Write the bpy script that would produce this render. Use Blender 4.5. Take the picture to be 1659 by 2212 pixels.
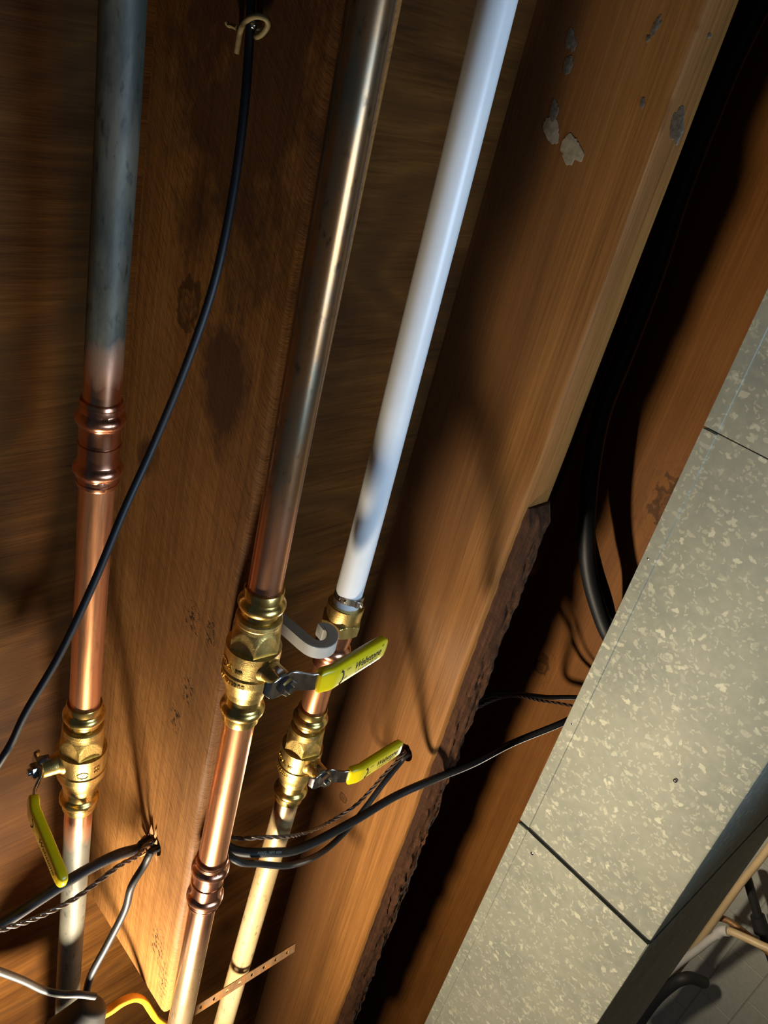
import bpy, bmesh, math, random
import numpy as np
from mathutils import Vector, Matrix, noise

for o in list(bpy.data.objects):
    bpy.data.objects.remove(o, do_unlink=True)
scene = bpy.context.scene
COL = scene.collection
random.seed(7)

# ------------------------------------------------------------------ camera
H = 1.75                                   # eye height of the phone above the floor
F, CX, CY = 1800.0, 829.5, 1106.0          # focal length and centre in pixels of the 1659 x 2212 photo
# rows: world X (across the joists), Y (along the joists), Z (up) in camera axes (right, down, forward)
_y = np.array([12 - CX, 4150 - CY, F]); _y /= np.linalg.norm(_y)
_a = math.radians(37.5); _d = -np.array([math.cos(_a), math.sin(_a)])
_r = -F * F / (np.array([12 - CX, 4150 - CY]) @ _d)
_z = np.array([_d[0] * _r, _d[1] * _r, F]); _z /= np.linalg.norm(_z)
_x = np.cross(_y, _z)
R = np.array([_x, _y, _z])

cam_data = bpy.data.cameras.new('camera')
cam = bpy.data.objects.new('camera', cam_data); COL.objects.link(cam)
m = Matrix.Identity(4)
for i in range(3):
    m[i][0] = R[i, 0]; m[i][1] = -R[i, 1]; m[i][2] = -R[i, 2]
m[2][3] = H
cam.matrix_world = m
cam_data.sensor_fit = 'HORIZONTAL'; cam_data.sensor_width = 36.0
cam_data.lens = 36.0 * F / 1659.0
cam_data.clip_start = 0.01
scene.camera = cam

# ------------------------------------------------------------------ world and lights
world = bpy.data.worlds.new('basement_ambient'); scene.world = world
world.use_nodes = True
bg = world.node_tree.nodes['Background']
bg.inputs[0].default_value = (0.50, 0.68, 1.0, 1); bg.inputs[1].default_value = 0.035

# trouble lamp hanging just below the joists, north of the valves
ld = bpy.data.lights.new('work_lamp', 'POINT'); ld.energy = 31.0; ld.color = (1.0, 0.85, 0.64)
ld.shadow_soft_size = 0.034
lamp = bpy.data.objects.new('work_lamp', ld); COL.objects.link(lamp)
lamp.location = (0.21, 1.13, H + 0.275)

# added cool fill below the pipes, standing in for blue daylight
wd = bpy.data.lights.new('cool_fill', 'AREA'); wd.energy = 3.6; wd.color = (0.52, 0.73, 1.0)
wd.shape = 'RECTANGLE'; wd.size = 0.7; wd.size_y = 0.5
fill = bpy.data.objects.new('cool_fill', wd); COL.objects.link(fill)
fill.location = (0.58, 0.40, H - 1.05)
wd.spread = math.radians(80)
fill.rotation_euler = (Vector((0.48, 0.18, H + 0.45)) - fill.location).to_track_quat('-Z', 'Y').to_euler()

# bulb of the room beyond the duct
rd = bpy.data.lights.new('room_bulb', 'POINT'); rd.energy = 42.0; rd.color = (1.0, 0.90, 0.72); rd.shadow_soft_size = 0.04
room = bpy.data.objects.new('room_bulb', rd); COL.objects.link(room)
room.location = (2.35, 2.55, H + 0.42)
scene.view_settings.view_transform = 'Standard'
scene.view_settings.look = 'None'
scene.view_settings.gamma = 1.0
scene.view_settings.use_curve_mapping = False
scene.view_settings.exposure = 0.0

# ------------------------------------------------------------------ helpers
UP = Vector((0, 0, H))
def _ray(px, py):
    v = R @ np.array([px - CX, py - CY, F]); return v
def onX(px, py, x): r = _ray(px, py); r = r * (x / r[0]); return Vector(r) + UP
def onY(px, py, y): r = _ray(px, py); r = r * (y / r[1]); return Vector(r) + UP
def onZ(px, py, z): r = _ray(px, py); r = r * (z / r[2]); return Vector(r) + UP
def pt(px, py, k, v): return {'x': onX, 'y': onY, 'z': onZ}[k](px, py, v)
def W(x, y, z): return Vector((x, y, z + H))

WL = {}
def tag(o, label=None, cat=None, group=None, kind=None):
    if label: o['label'] = label
    if cat: o['category'] = cat
    if group: o['group'] = group
    if kind: o['kind'] = kind
    return o
def thing(name, loc, label, cat, group=None):
    o = bpy.data.objects.new(name, None); COL.objects.link(o)
    o.empty_display_size = 0.02
    o.location = loc; WL[o.name] = Vector(loc)
    return tag(o, label, cat, group)
def mesh_obj(name, vf, mat, parent=None, smooth=True, origin=None, auto=None):
    verts, faces = vf
    if parent is not None: org = WL[parent.name]
    elif origin is not None: org = Vector(origin)
    else:
        org = sum((Vector(v) for v in verts), Vector()) / len(verts)
    me = bpy.data.meshes.new(name)
    me.from_pydata([tuple(Vector(v) - org) for v in verts], [], faces)
    me.validate()
    bm = bmesh.new(); bm.from_mesh(me)
    bmesh.ops.recalc_face_normals(bm, faces=bm.faces)
    bm.to_mesh(me); bm.free()
    if smooth:
        me.polygons.foreach_set('use_smooth', [True] * len(me.polygons))
        me.set_sharp_from_angle(angle=math.radians(auto if auto else 38))
    me.materials.append(mat)
    o = bpy.data.objects.new(name, me); COL.objects.link(o)
    if parent is not None:
        o.parent = parent
    else:
        o.location = org
    WL[o.name] = org.copy()
    return o
def join(*vfs):
    V, Fs = [], []
    for v, f in vfs:
        n = len(V); V += list(v); Fs += [tuple(i + n for i in q) for q in f]
    return V, Fs
def crom(P, n=8):
    P = [Vector(p) for p in P]
    Q = [P[0] * 2 - P[1]] + P + [P[-1] * 2 - P[-2]]
    out = []
    for i in range(1, len(Q) - 2):
        a, b, c, d = Q[i - 1:i + 3]
        for k in range(n):
            t = k / n
            out.append(0.5 * ((2 * b) + (c - a) * t + (2 * a - 5 * b + 4 * c - d) * t * t + (3 * b - a - 3 * c + d) * t ** 3))
    out.append(P[-1]); return out
def frames(P):
    T = []
    for i in range(len(P)):
        a = P[max(i - 1, 0)]; b = P[min(i + 1, len(P) - 1)]
        T.append((b - a).normalized())
    n = T[0].orthogonal().normalized(); out = []
    for t in T:
        n = (n - t * n.dot(t)).normalized(); out.append((t, n, t.cross(n)))
    return out
def tube(P, r, seg=14, caps=True):
    fr = frames(P); V = []; Fs = []
    for i, (p, (t, a, b)) in enumerate(zip(P, fr)):
        rr = r[i] if isinstance(r, (list, tuple)) else r
        for k in range(seg):
            w = 2 * math.pi * k / seg
            V.append(p + (a * math.cos(w) + b * math.sin(w)) * rr)
    for i in range(len(P) - 1):
        for k in range(seg):
            Fs.append((i * seg + k, i * seg + (k + 1) % seg, (i + 1) * seg + (k + 1) % seg, (i + 1) * seg + k))
    if caps:
        Fs.append(tuple(range(seg))); Fs.append(tuple((len(P) - 1) * seg + k for k in range(seg)))
    return V, Fs
def lathe(prof, org, axis, ref=None, seg=48, rfun=None, caps=True):
    axis = Vector(axis).normalized()
    ref = Vector(ref) if ref is not None else axis.orthogonal()
    a = (ref - axis * ref.dot(axis)).normalized(); b = axis.cross(a)
    V = []; Fs = []
    for s, r in prof:
        for k in range(seg):
            w = 2 * math.pi * k / seg
            rr = rfun(s, r, w) if rfun else r
            V.append(Vector(org) + axis * s + (a * math.cos(w) + b * math.sin(w)) * rr)
    n = len(prof)
    for i in range(n - 1):
        for k in range(seg):
            Fs.append((i * seg + k, i * seg + (k + 1) % seg, (i + 1) * seg + (k + 1) % seg, (i + 1) * seg + k))
    if caps:
        Fs.append(tuple(range(seg))); Fs.append(tuple((n - 1) * seg + k for k in range(seg)))
    return V, Fs
def densify(prof, step=0.001):
    out = [prof[0]]
    for (s0, r0), (s1, r1) in zip(prof, prof[1:]):
        n = max(1, int(math.hypot(s1 - s0, r1 - r0) / step))
        for k in range(1, n + 1):
            t = k / n; out.append((s0 + (s1 - s0) * t, r0 + (r1 - r0) * t))
    return out
def bead(s, w, r0, r1, n=9):
    """half-round bump of a profile centred at s"""
    return [(s - w + 2 * w * k / (n - 1), r0 + (r1 - r0) * math.sin(math.pi * k / (n - 1)) ** 0.7) for k in range(n)]
def sweep(path, fr_side, widths, thick, seg=20, power=4.0):
    """flat bar: path of points, constant side direction, rounded rectangle section"""
    side = Vector(fr_side).normalized(); V = []; Fs = []
    for i, p in enumerate(path):
        a = path[max(i - 1, 0)]; b = path[min(i + 1, len(path) - 1)]
        t = (b - a).normalized(); nrm = t.cross(side).normalized()
        w = widths[i] / 2; h = (thick[i] if isinstance(thick, (list, tuple)) else thick) / 2
        for k in range(seg):
            q = 2 * math.pi * k / seg; c, s = math.cos(q), math.sin(q)
            V.append(p + side * (w * math.copysign(abs(c) ** (2 / power), c)) + nrm * (h * math.copysign(abs(s) ** (2 / power), s)))
    n = len(path)
    for i in range(n - 1):
        for k in range(seg):
            Fs.append((i * seg + k, i * seg + (k + 1) % seg, (i + 1) * seg + (k + 1) % seg, (i + 1) * seg + k))
    Fs.append(tuple(range(seg))); Fs.append(tuple((n - 1) * seg + k for k in range(seg)))
    return V, Fs
def box(lo, hi):
    x0, y0, z0 = lo; x1, y1, z1 = hi
    V = [Vector(v) for v in ((x0, y0, z0), (x1, y0, z0), (x1, y1, z0), (x0, y1, z0), (x0, y0, z1), (x1, y0, z1), (x1, y1, z1), (x0, y1, z1))]
    return V, [(0, 3, 2, 1), (4, 5, 6, 7), (0, 1, 5, 4), (1, 2, 6, 5), (2, 3, 7, 6), (3, 0, 4, 7)]
def bevel(o, w, seg=2):
    b = o.modifiers.new('bevel', 'BEVEL'); b.width = w; b.segments = seg; b.limit_method = 'ANGLE'
    return o
def text_vf(body, size=1.0, shear=0.0, fat=0.0, align='LEFT'):
    """flat glyph mesh in x/y, baseline at 0"""
    cu = bpy.data.curves.new('t', 'FONT'); cu.body = body; cu.size = size; cu.shear = shear
    cu.offset = fat; cu.align_x = align; cu.resolution_u = 3
    ob = bpy.data.objects.new('t', cu); COL.objects.link(ob)
    dg = bpy.context.evaluated_depsgraph_get(); dg.update()
    me = bpy.data.meshes.new_from_object(ob.evaluated_get(dg))
    V = [v.co.copy() for v in me.vertices]; Fs = [tuple(p.vertices) for p in me.polygons]
    bpy.data.objects.remove(ob, do_unlink=True); bpy.data.curves.remove(cu); bpy.data.meshes.remove(me)
    return V, Fs
def mapped(vf, fn):
    return [fn(v) for v in vf[0]], vf[1]

# ------------------------------------------------------------------ materials
MATS = {}
def newmat(name):
    mt = bpy.data.materials.new(name); mt.use_nodes = True
    nt = mt.node_tree; b = nt.nodes['Principled BSDF']; return mt, nt, b
class N:
    def __init__(s, nt): s.nt = nt
    def n(s, typ, **kw):
        x = s.nt.nodes.new(typ)
        for k, v in kw.items(): setattr(x, k, v)
        return x
    def l(s, a, b): s.nt.links.new(a, b)
    def coord(s, scale=(1, 1, 1), rot=(0, 0, 0), loc=(0, 0, 0), world=True):
        if world:
            g = s.n('ShaderNodeNewGeometry'); src = g.outputs['Position']
        else:
            src = s.n('ShaderNodeTexCoord').outputs['Object']
        m1 = s.n('ShaderNodeMapping'); m1.inputs['Rotation'].default_value = rot; m1.inputs['Location'].default_value = loc
        s.l(src, m1.inputs['Vector'])
        m2 = s.n('ShaderNodeMapping'); m2.inputs['Scale'].default_value = scale
        s.l(m1.outputs[0], m2.inputs['Vector'])
        return m2.outputs[0]
    def noise(s, vec, scale=1, detail=4, rough=0.55, dist=0.0):
        x = s.n('ShaderNodeTexNoise'); s.l(vec, x.inputs['Vector'])
        x.inputs['Scale'].default_value = scale; x.inputs['Detail'].default_value = detail
        x.inputs['Roughness'].default_value = rough; x.inputs['Distortion'].default_value = dist
        return x.outputs['Fac']
    def ramp(s, fac, stops, interp='LINEAR'):
        x = s.n('ShaderNodeValToRGB'); s.l(fac, x.inputs[0]); cr = x.color_ramp; cr.interpolation = interp
        while len(cr.elements) < len(stops): cr.elements.new(0.5)
        for e, (p, c) in zip(cr.elements, stops):
            e.position = p; e.color = (*c, 1) if not isinstance(c, (int, float)) else (c, c, c, 1)
        return x.outputs[0]
    def mix(s, a, b, fac, mode='MIX'):
        x = s.n('ShaderNodeMix'); x.data_type = 'RGBA'; x.blend_type = mode
        for sock, v in ((x.inputs[6], a), (x.inputs[7], b)):
            if hasattr(v, 'links'): s.l(v, sock)
            else: sock.default_value = (*v, 1)
        if hasattr(fac, 'links'): s.l(fac, x.inputs[0])
        else: x.inputs[0].default_value = fac
        return x.outputs[2]
    def math(s, op, a, b=0.0, clamp=False):
        x = s.n('ShaderNodeMath', operation=op); x.use_clamp = clamp
        for sock, v in ((x.inputs[0], a), (x.inputs[1], b)):
            if hasattr(v, 'links'): s.l(v, sock)
            else: sock.default_value = v
        return x.outputs[0]
    def bump(s, h, strength, dist, bsdf, prev=None):
        x = s.n('ShaderNodeBump'); x.inputs['Strength'].default_value = strength; x.inputs['Distance'].default_value = dist
        s.l(h, x.inputs['Height']); s.l(x.outputs[0], bsdf.inputs['Normal'])
        if prev is not None: s.l(prev, x.inputs['Normal'])
        return x.outputs[0]
    def blob(s, centre, radii, vec=None):
        """1 inside an ellipsoid around a world point, falling to 0 at its rim"""
        g = s.n('ShaderNodeNewGeometry').outputs['Position'] if vec is None else vec
        a = s.n('ShaderNodeVectorMath', operation='SUBTRACT'); s.l(g, a.inputs[0]); a.inputs[1].default_value = centre
        d = s.n('ShaderNodeVectorMath', operation='DIVIDE'); s.l(a.outputs[0], d.inputs[0]); d.inputs[1].default_value = radii
        L = s.n('ShaderNodeVectorMath', operation='LENGTH'); s.l(d.outputs[0], L.inputs[0])
        return L.outputs['Value']

def wood(name, dark, mid, light, seed=0.0, rough=0.62, knots=(), fibre=0.0, stain=0.5, marks=(), upper_tone=None, pits=()):
    mt, nt, b = newmat(name); q = N(nt)
    broad = q.noise(q.coord((14, 0.8, 16), loc=(seed, seed * 2, 0)), 1, 3, 0.5, 0.4)
    fine = q.noise(q.coord((260, 3.2, 300), loc=(0, seed, 0)), 1, 5, 0.6, 0.2)
    vfine = q.noise(q.coord((700, 22, 800)), 1, 3, 0.6)
    patch = q.noise(q.coord((5, 3, 6), loc=(seed * 3, 0, 0)), 1, 4, 0.6)
    f = q.math('ADD', q.math('MULTIPLY', broad, 0.55), q.math('MULTIPLY', fine, 0.45))
    col = q.ramp(f, [(0.30, dark), (0.50, mid), (0.68, light)])
    col = q.mix(col, tuple(c * 0.45 for c in mid), q.math('MULTIPLY', q.ramp(patch, [(0.45, 0.0), (0.72, 1.0)]), stain))
    col = q.mix(col, tuple(c * 0.5 for c in dark), q.math('MULTIPLY', q.ramp(vfine, [(0.56, 0.0), (0.74, 1.0)]), 0.35))
    h = q.math('ADD', q.math('MULTIPLY', fine, 0.6), q.math('MULTIPLY', vfine, 0.5))
    if fibre > 0:
        fb = q.noise(q.coord((120, 60, 620), rot=(math.radians(48), 0, 0)), 1, 4, 0.65, 0.3)
        col = q.mix(col, tuple(c * 0.35 for c in mid), q.math('MULTIPLY', q.ramp(fb, [(0.5, 0.0), (0.7, 1.0)]), fibre))
        col = q.mix(col, light, q.math('MULTIPLY', q.ramp(fb, [(0.3, 1.0), (0.42, 0.0)]), fibre * 0.5))
        h = q.math('ADD', h, q.math('MULTIPLY', fb, fibre))
    for c, r in pits:                # torn grain: small ragged dark hollows
        pn = q.noise(q.coord((90, 150, 300), rot=(math.radians(40), 0, 0)), 1, 4, 0.6)
        pm = q.math('MULTIPLY', q.ramp(q.blob(c, r), [(0.5, 1.0), (1.0, 0.0)]), q.ramp(pn, [(0.53, 0.0), (0.60, 1.0)]))
        col = q.mix(col, tuple(x * 0.22 for x in dark), pm)
        h = q.math('SUBTRACT', h, q.math('MULTIPLY', pm, 2.5))
    if upper_tone:                        # darker tone above a wavering line, paler below it
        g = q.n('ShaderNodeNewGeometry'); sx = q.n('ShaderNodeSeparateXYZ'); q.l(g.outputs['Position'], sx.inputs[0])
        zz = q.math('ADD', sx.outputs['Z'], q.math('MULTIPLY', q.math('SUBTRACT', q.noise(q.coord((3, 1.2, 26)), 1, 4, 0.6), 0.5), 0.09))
        hf = q.math('MULTIPLY', q.math('SUBTRACT', zz, upper_tone[0] + H), 1.0 / upper_tone[1], clamp=True)
        col = q.mix(col, upper_tone[2], q.math('MULTIPLY', hf, upper_tone[3]))
    for c, r, st in marks:          # dark stains and broader darkened patches with ragged rims
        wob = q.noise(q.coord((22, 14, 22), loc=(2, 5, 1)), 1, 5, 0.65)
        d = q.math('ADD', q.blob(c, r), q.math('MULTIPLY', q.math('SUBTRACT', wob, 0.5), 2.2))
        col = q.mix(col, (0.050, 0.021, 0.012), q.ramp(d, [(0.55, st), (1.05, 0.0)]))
    for c, r in knots:
        wob = q.noise(q.coord((60, 60, 60)), 1, 2)
        d = q.math('ADD', q.blob(c, (r[0], r[1], r[2])), q.math('MULTIPLY', q.math('SUBTRACT', wob, 0.5), 1.0))
        rings = q.math('SINE', q.math('MULTIPLY', d, 17.0))
        ringm = q.math('MULTIPLY', q.ramp(rings, [(0.2, 0.0), (0.9, 1.0)]), q.ramp(d, [(0.45, 0.40), (1.0, 0.0)]))
        col = q.mix(col, tuple(x * 0.25 for x in dark), ringm)
        rim = q.ramp(d, [(0.22, 0.25), (0.36, 0.75), (0.52, 0.0)])
        col = q.mix(col, tuple(x * 0.2 for x in dark), rim)
    q.l(col, b.inputs['Base Color'])
    b.inputs['Roughness'].default_value = rough
    b.inputs['Specular IOR Level'].default_value = 0.18
    q.bump(h, 0.35, 0.0012, b)
    return mt

def metal(name, base, rough, spots=None, metallic=1.0, bump=0.0, scale=40, rvar=0.1, brushed=False):
    mt, nt, b = newmat(name); q = N(nt)
    n1 = q.noise(q.coord((scale, scale * (0.25 if not brushed else 0.04), scale)), 1, 4, 0.6)
    col = q.mix(tuple(c * 0.72 for c in base), base, q.ramp(n1, [(0.35, 0.0), (0.6, 1.0)]))
    if spots:
        c2, lo, hi, sc, st = spots
        n2 = q.noise(q.coord((sc, sc * 0.35, sc), loc=(1.3, 2.1, 0)), 1, 5, 0.65)
        col = q.mix(col, c2, q.math('MULTIPLY', q.ramp(n2, [(lo, 0.0), (hi, 1.0)]), st))
    q.l(col, b.inputs['Base Color'])
    b.inputs['Metallic'].default_value = metallic
    q.l(q.math('ADD', q.math('MULTIPLY', n1, rvar), rough - rvar / 2), b.inputs['Roughness'])
    if bump > 0:
        n3 = q.noise(q.coord((700, 700, 700)), 1, 3, 0.6); q.bump(n3, bump, 0.0006, b)
    return mt

def plain(name, col, rough=0.5, spec=0.5, metallic=0.0, var=0.15, scale=60, bump=0.0, coat=0.0, sss=0.0):
    mt, nt, b = newmat(name); q = N(nt)
    n1 = q.noise(q.coord((scale,) * 3), 1, 4, 0.6)
    c = q.mix(tuple(x * (1 - var) for x in col), col, q.ramp(n1, [(0.35, 0.0), (0.65, 1.0)]))
    q.l(c, b.inputs['Base Color']); b.inputs['Roughness'].default_value = rough
    b.inputs['Specular IOR Level'].default_value = spec; b.inputs['Metallic'].default_value = metallic
    b.inputs['Coat Weight'].default_value = coat; b.inputs['Coat Roughness'].default_value = 0.12
    if sss:
        b.inputs['Subsurface Weight'].default_value = sss; b.inputs['Subsurface Radius'].default_value = (0.006, 0.006, 0.006); b.inputs['Subsurface Scale'].default_value = 1.0
    if bump: q.bump(n1, bump, 0.0005, b)
    return mt

def aged_pipe(name, clean, old, old2, y_of_change, old_side, width=0.03, rough_old=0.45, met_old=0.55):
    """copper tube whose surface is tarnished on one side of a point along the joists, bare where it was sanded"""
    mt, nt, b = newmat(name); q = N(nt)
    g = q.n('ShaderNodeNewGeometry'); sx = q.n('ShaderNodeSeparateXYZ'); q.l(g.outputs['Position'], sx.inputs[0])
    wob = q.noise(q.coord((55, 18, 55)), 1, 4, 0.6)
    y = q.math('ADD', sx.outputs['Y'], q.math('MULTIPLY', q.math('SUBTRACT', wob, 0.5), 0.05))
    fac = q.math('ADD', q.math('MULTIPLY', q.math('SUBTRACT', y, y_of_change), old_side / width), 0.5, clamp=True)
    bl = q.noise(q.coord((45, 12, 45), loc=(3, 1, 2)), 1, 5, 0.65)
    sp = q.noise(q.coord((150, 60, 150)), 1, 4, 0.6)
    oc = q.mix(old, old2, q.ramp(bl, [(0.4, 0.0), (0.62, 1.0)]))
    oc = q.mix(oc, tuple(c * 0.3 for c in old2), q.ramp(sp, [(0.58, 0.0), (0.72, 0.8)]))
    br = q.noise(q.coord((900, 4, 900)), 1, 3)
    cc = q.mix(tuple(c * 0.8 for c in clean), clean, br)
    q.l(q.mix(cc, oc, fac), b.inputs['Base Color'])
    q.l(q.math('ADD', q.math('MULTIPLY', fac, met_old - 1.0), 1.0), b.inputs['Metallic'])
    q.l(q.math('ADD', q.math('MULTIPLY', fac, rough_old - 0.26), q.math('ADD', q.math('MULTIPLY', bl, 0.10), 0.21)), b.inputs['Roughness'])
    q.bump(sp, 0.06, 0.0005, b)
    return mt

COPPER = (0.86, 0.42, 0.24)
M = {}
M['joist1'] = wood('joist_wood_rough', (0.10, 0.040, 0.011), (0.28, 0.120, 0.031), (0.42, 0.200, 0.058), 0.0, 0.66,
                   knots=[(tuple(onX(405, 650, 0.364)), (0.05, 0.045, 0.03))], fibre=0.75, stain=0.6, pits=[(tuple(onX(a, b_, 0.364)), (0.05, r1, r2)) for a, b_, r1, r2 in ((415, 1335, .022, .016), (455, 1365, .020, .010), (405, 1490, .022, .012), (378, 1550, .022, .012), (340, 2040, .040, .018), (350, 2120, .05, .012))],
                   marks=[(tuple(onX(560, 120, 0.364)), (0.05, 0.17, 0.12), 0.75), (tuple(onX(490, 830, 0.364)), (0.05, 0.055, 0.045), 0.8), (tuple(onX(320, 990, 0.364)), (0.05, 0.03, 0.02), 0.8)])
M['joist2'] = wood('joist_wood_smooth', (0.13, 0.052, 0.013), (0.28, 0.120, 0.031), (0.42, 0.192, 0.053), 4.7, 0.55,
                   knots=[(tuple(onX(740, 1722, 0.792)), (0.05, 0.022, 0.018))], stain=0.35, upper_tone=(0.485, 0.10, (0.105, 0.044, 0.017), 0.8))
M['joist3'] = wood('joist_wood_orange', (0.14, 0.050, 0.010), (0.26, 0.098, 0.020), (0.35, 0.142, 0.032), 9.1, 0.58,
                   knots=[(tuple(onX(1440, 1085, 1.22)), (0.06, 0.085, 0.05)), (tuple(onX(1170, 1440, 1.22)), (0.05, 0.05, 0.03))], stain=0.4)
M['bark'] = wood('joist_bark', (0.014, 0.006, 0.003), (0.060, 0.024, 0.010), (0.15, 0.062, 0.025), 2.2, 0.85, fibre=0.6, stain=0.8)
M['raw_wood'] = wood('raw_splinter_wood', (0.22, 0.11, 0.04), (0.42, 0.22, 0.08), (0.55, 0.31, 0.13), 1.1, 0.7)

def plywood():
    mt, nt, b = newmat('plywood'); q = N(nt)
    warp = q.noise(q.coord((1.2, 3.0, 1.0)), 1, 2, 0.5)
    g = q.n('ShaderNodeNewGeometry'); sx = q.n('ShaderNodeSeparateXYZ'); q.l(g.outputs['Position'], sx.inputs[0])
    v = q.math('ADD', q.math('MULTIPLY', sx.outputs['Y'], 14.0), q.math('MULTIPLY', warp, 16.0))
    bands = q.math('ADD', q.math('MULTIPLY', q.math('SINE', q.math('MULTIPLY', v, 3.0)), 0.5), 0.5)
    grain = q.noise(q.coord((11, 190, 1), loc=(0.3, 0, 0)), 1, 5, 0.62, 0.6)
    fine = q.noise(q.coord((22, 520, 1)), 1, 3, 0.6)
    patch = q.noise(q.coord((4, 3, 1)), 1, 4, 0.6)
    f = q.math('ADD', q.math('MULTIPLY', bands, 0.20), q.math('ADD', q.math('MULTIPLY', grain, 0.6), q.math('MULTIPLY', fine, 0.2)))
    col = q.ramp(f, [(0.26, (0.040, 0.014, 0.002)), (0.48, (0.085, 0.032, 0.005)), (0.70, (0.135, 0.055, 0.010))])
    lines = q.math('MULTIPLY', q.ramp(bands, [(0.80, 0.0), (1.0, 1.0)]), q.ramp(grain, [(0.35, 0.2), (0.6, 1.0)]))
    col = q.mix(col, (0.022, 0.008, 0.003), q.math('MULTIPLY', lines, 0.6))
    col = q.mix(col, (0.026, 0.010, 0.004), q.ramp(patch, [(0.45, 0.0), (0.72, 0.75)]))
    q.l(col, b.inputs['Base Color']); b.inputs['Roughness'].default_value = 0.72
    b.inputs['Specular IOR Level'].default_value = 0.10
    q.bump(q.math('ADD', grain, fine), 0.3, 0.001, b)
    return mt
M['plywood'] = plywood()
M['copper'] = metal('bright_copper', (0.92, 0.40, 0.18), 0.32, spots=((0.40, 0.17, 0.09), 0.58, 0.72, 90, 0.5), brushed=True, scale=300, metallic=0.9)
M['copper_fitting'] = metal('copper_fitting', (0.84, 0.39, 0.23), 0.25, spots=((0.28, 0.12, 0.09), 0.52, 0.70, 70, 0.65), scale=80)
M['brass'] = metal('brass', (0.86, 0.60, 0.18), 0.27, spots=((0.30, 0.19, 0.06), 0.60, 0.74, 80, 0.5), scale=120, bump=0.10)
M['brass_cast'] = metal('cast_brass', (0.80, 0.56, 0.18), 0.36, spots=((0.26, 0.17, 0.06), 0.60, 0.74, 80, 0.5), scale=120, bump=0.35)
M['chrome'] = metal('chromed_steel', (0.62, 0.61, 0.58), 0.16, scale=200)
M['steel'] = metal('stainless_band', (0.58, 0.55, 0.48), 0.28, scale=200, brushed=True)
M['pipe1_top'] = aged_pipe('tarnished_grey_pipe', COPPER, (0.120, 0.112, 0.082), (0.042, 0.046, 0.038), 0.262, -1, 0.035, 0.56, 0.25)
M['pipe1_low'] = aged_pipe('dull_grey_pipe', COPPER, (0.155, 0.148, 0.112), (0.115, 0.112, 0.086), 0.802, 1, 0.04, 0.55, 0.25)
M['pipe2_top'] = aged_pipe('tarnished_brown_pipe', COPPER, (0.34, 0.165, 0.065), (0.17, 0.14, 0.095), 0.335, -1, 0.07, 0.27, 0.85)
M['pipe2_low'] = aged_pipe('weathered_copper_pipe', COPPER, (0.62, 0.44, 0.26), (0.50, 0.32, 0.16), 0.90, 1, 0.09, 0.26, 0.9)
M['pipe3_low'] = aged_pipe('dull_tan_pipe', (0.70, 0.47, 0.27), (0.55, 0.42, 0.23), (0.50, 0.33, 0.14), 0.83, 1, 0.03, 0.40, 0.45)
M['pex'] = plain('white_pex', (0.83, 0.85, 0.86), 0.32, 0.5, var=0.03, sss=0.25)
M['black'] = plain('black_cable_jacket', (0.014, 0.015, 0.018), 0.52, 0.5, var=0.3, scale=200, bump=0.1)
M['greyjacket'] = plain('lit_black_jacket', (0.035, 0.034, 0.033), 0.5, 0.5, var=0.35, scale=300, bump=0.2)  # black jacket painted paler, as if lit from beneath
M['wire'] = metal('bare_brown_wire', (0.16, 0.115, 0.085), 0.42, scale=200, metallic=0.4)
M['yellow'] = plain('yellow_vinyl', (0.90, 0.70, 0.004), 0.28, 0.5, var=0.05, coat=0.3)
M['ink'] = plain('black_ink', (0.010, 0.010, 0.010), 0.6, 0.2, var=0.1)
M['paleink'] = plain('pale_green_print', (0.42, 0.50, 0.42), 0.6, 0.2, var=0.2, scale=900)
M['hook'] = plain('grey_plastic', (0.46, 0.45, 0.41), 0.6, 0.35, var=0.12, scale=90)
M['putty'] = plain('old_putty', (0.36, 0.31, 0.22), 0.85, 0.2, var=0.35, scale=160, bump=0.4)
M['glue'] = plain('thin_grey_smear', (0.17, 0.15, 0.125), 0.8, 0.2, var=0.5, scale=220)
M['staple'] = plain('tan_staple', (0.27, 0.20, 0.085), 0.6, 0.4, var=0.3, scale=250)
M['rubber'] = plain('dark_rubber', (0.022, 0.021, 0.020), 0.6, 0.4, var=0.3, scale=90)
M['orange'] = plain('orange_yellow_plastic', (0.62, 0.27, 0.012), 0.42, 0.5, var=0.15, scale=60)
M['rust'] = metal('rusty_steel', (0.30, 0.17, 0.08), 0.55, spots=((0.42, 0.16, 0.03), 0.48, 0.62, 120, 0.9), scale=100, metallic=0.5)
M['tan'] = plain('tan_painted_pipe', (0.52, 0.37, 0.19), 0.4, 0.5, var=0.12, scale=20)
M['greypvc'] = plain('pale_grey_pipe', (0.50, 0.47, 0.42), 0.45, 0.5, var=0.1, scale=20)
M['blockpaint'] = plain('painted_block', (0.50, 0.485, 0.40), 0.75, 0.3, var=0.12, scale=35, bump=0.3)
M['mortar'] = plain('mortar', (0.40, 0.385, 0.32), 0.9, 0.2, var=0.15, scale=60)
M['concrete'] = plain('concrete', (0.30, 0.28, 0.25), 0.9, 0.2, var=0.2, scale=6)

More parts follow.
